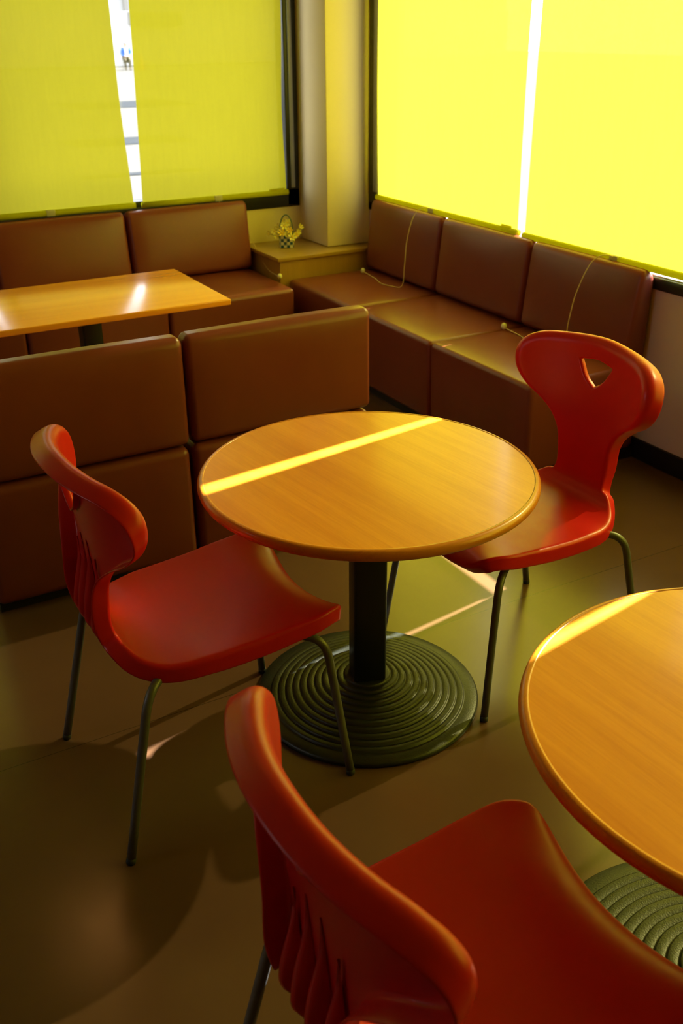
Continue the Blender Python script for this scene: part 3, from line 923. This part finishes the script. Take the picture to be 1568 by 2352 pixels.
# person seated on a chair across the street
PX_, PY_ = 18.82, 57.7
M['jacket'] = principled('blue_jacket', (.02, .12, .48), rough=.7)
M['shirt'] = principled('white_shirt', (.75, .78, .85), rough=.7)
M['trousers'] = principled('dark_olive_trousers', (.055, .045, .022), rough=.8)
M['skin'] = principled('skin', (.55, .34, .24), rough=.5)
M['hair'] = principled('grey_hair', (.30, .30, .30), rough=.7)
M['orange'] = principled('orange_plastic', (.85, .30, .12), rough=.5)
def skin_body(name, verts, edges, radii, m, parent):
    me = bpy.data.meshes.new(name); me.from_pydata(verts, edges, []); me.update()
    o = link(bpy.data.objects.new(name, me), parent)
    sk = o.modifiers.new('skin', 'SKIN'); sk.use_smooth_shade = True
    if not me.skin_vertices: me.attributes  # layer is created with the modifier
    for v, r in zip(me.skin_vertices[0].data, radii): v.radius = (r, r)
    me.skin_vertices[0].data[0].use_root = True
    subsurf(o, 2); me.materials.append(m)
    return o
def person():
    k = 1.10
    r = empty('person', (PX_, PY_, GZ), radians(-14)); tag(r, 'person in a blue jacket sitting across the street, seen between the back blinds', 'person')
    # faces -y; seated
    Vt = {'pel': (0, 0, .50), 'wai': (0, .0, .68), 'che': (0, -.01, .90), 'nk': (0, -.02, 1.06), 'hd': (0, -.04, 1.16), 'tp': (0, -.04, 1.27),
          'shl': (-.18, -.01, .98), 'ell': (-.24, -.06, .74), 'wrl': (-.10, -.28, .64), 'hal': (-.04, -.34, .62),
          'shr': (.18, -.01, .98), 'elr': (.24, -.06, .74), 'wrr': (.10, -.28, .64), 'har': (.04, -.34, .62),
          'hil': (-.10, -.03, .49), 'knl': (-.12, -.42, .50), 'anl': (-.10, -.44, .09), 'tol': (-.12, -.58, .04),
          'hir': (.10, -.03, .49), 'knr': (.12, -.42, .50), 'anr': (.10, -.44, .09), 'tor': (.12, -.58, .04)}
    E_ = [('pel','wai'),('wai','che'),('che','nk'),('nk','hd'),('hd','tp'),('che','shl'),('shl','ell'),('ell','wrl'),('wrl','hal'),('che','shr'),('shr','elr'),('elr','wrr'),('wrr','har'),
          ('pel','hil'),('hil','knl'),('knl','anl'),('anl','tol'),('pel','hir'),('hir','knr'),('knr','anr'),('anr','tor')]
    Rr = {'pel': .13, 'wai': .13, 'che': .15, 'nk': .055, 'hd': .10, 'tp': .07, 'shl': .07, 'ell': .05, 'wrl': .032, 'hal': .04, 'shr': .07, 'elr': .05, 'wrr': .032, 'har': .04,
          'hil': .09, 'knl': .065, 'anl': .042, 'tol': .035, 'hir': .09, 'knr': .065, 'anr': .042, 'tor': .035}
    def sub(name, keys, m, par, grow=0.0):
        ks = list(keys); ix = {q: i for i, q in enumerate(ks)}
        return skin_body(name, [tuple(c*k for c in Vt[q]) for q in ks], [(ix[a], ix[b]) for a, b in E_ if a in ix and b in ix], [(Rr[q]+grow)*k for q in ks], m, par)
    body = sub('body', Vt.keys(), M['skin'], r)
    sub('jacket', ['che', 'wai', 'pel', 'shl', 'ell', 'wrl', 'shr', 'elr', 'wrr'], M['jacket'], r, .014)
    sub('trousers', ['pel', 'hil', 'knl', 'anl', 'hir', 'knr', 'anr'], M['trousers'], r, .012)
    sub('shoe', ['anl', 'tol'], M['trousers'], r, .010); sub('shoe', ['anr', 'tor'], M['trousers'], r, .010)
    sh = box('shirt_front', (-.075*k, -.195*k, .60*k), (.085*k, -.165*k, 1.0*k), M['shirt'], r, bev=.01)
    bm = bmesh.new(); bmesh.ops.create_uvsphere(bm, u_segments=16, v_segments=10, radius=.118*k)
    for v in bm.verts:
        v.co.z = max(v.co.z, -.03*k); v.co += V(0, -.02*k, 1.205*k)
    bm_obj('hair', bm, M['hair'], r)
    bm = bmesh.new(); bmesh.ops.create_cone(bm, segments=8, radius1=.02*k, radius2=.006*k, depth=.04*k, cap_ends=True)
    bmesh.ops.transform(bm, matrix=Matrix.Translation((0, -.145*k, 1.16*k)), verts=bm.verts[:]); bm_obj('nose', bm, M['skin'], r)
    # folding chair under the person
    c = empty('street_chair', (PX_, PY_, GZ), radians(-14)); tag(c, 'plain chair across the street under the person in the blue jacket', 'chair')
    box('seat', (-.22*k, -.26*k, .335*k), (.22*k, .17*k, .352*k), M['concrete'], c); box('backrest', (-.22*k, .185*k, .45*k), (.22*k, .21*k, .88*k), M['concrete'], c)
    for sx in (-1, 1):
        for y in (-.23, .195): box('leg', (sx*.2*k-.012, y*k-.012, 0), (sx*.2*k+.012, y*k+.012, (.335 if y < 0 else .6)*k), M['concrete'], c)
person()
tc_ = empty('traffic_cone', (PX_+.85, PY_+.1, GZ)); tag(tc_, 'pale orange traffic cone beside the seated person across the street', 'cone')
lathe('cone', [(.16, .03), (.03, .80), (.015, .81)], M['orange'], tc_, 24); box('cone_base', (-.22, -.22, 0), (.22, .22, .03), M['orange'], tc_, bev=.01)

# ------------------------------------------------------------------ light
w = bpy.data.worlds.new('sky'); S.world = w; w.use_nodes = True
bg = w.node_tree.nodes['Background']; bg.inputs['Color'].default_value = (.95, .97, 1.0, 1); bg.inputs['Strength'].default_value = 4.5
sd = bpy.data.lights.new('sun', 'SUN'); sd.energy = 55; sd.angle = radians(.53); sd.color = (1.0, .95, .86)
so = bpy.data.objects.new('sun', sd); link(so)
D = V(-1, -.15, -.667).normalized()
so.rotation_euler = D.to_track_quat('-Z', 'Y').to_euler(); so.location = (8, 4, 6)

# ------------------------------------------------------------------ camera
f, pitch, yaw, roll, H = 2244.24, .46244, .50882, -.007918, 1.75872
Fw = V(sin(yaw)*cos(pitch), cos(yaw)*cos(pitch), -sin(pitch)); Rt = V(cos(yaw), -sin(yaw), 0); Up = Rt.cross(Fw)
R2 = Rt*cos(roll)+Up*sin(roll); U2 = -Rt*sin(roll)+Up*cos(roll)
cd = bpy.data.cameras.new('camera'); co = bpy.data.objects.new('camera', cd); link(co)
mx = Matrix((R2, U2, -Fw)).transposed().to_4x4(); mx.translation = (0, 0, H); co.matrix_world = mx
cd.sensor_fit = 'VERTICAL'; cd.sensor_height = 36; cd.sensor_width = 24; cd.lens = f*36/2352
cd.clip_start = .05; cd.clip_end = 300
cd.dof.use_dof = True; cd.dof.focus_distance = 2.35; cd.dof.aperture_fstop = 5.6
S.camera = co

S.view_settings.view_transform = 'Standard'; S.view_settings.look = 'None'; S.view_settings.gamma = 1; S.view_settings.exposure = 0.12
S.view_settings.use_curve_mapping = False
S.cycles.use_denoising = True
S.cycles.max_bounces = 10; S.cycles.diffuse_bounces = 5; S.cycles.glossy_bounces = 4; S.cycles.transparent_max_bounces = 12
S.cycles.caustics_reflective = False; S.cycles.caustics_refractive = False
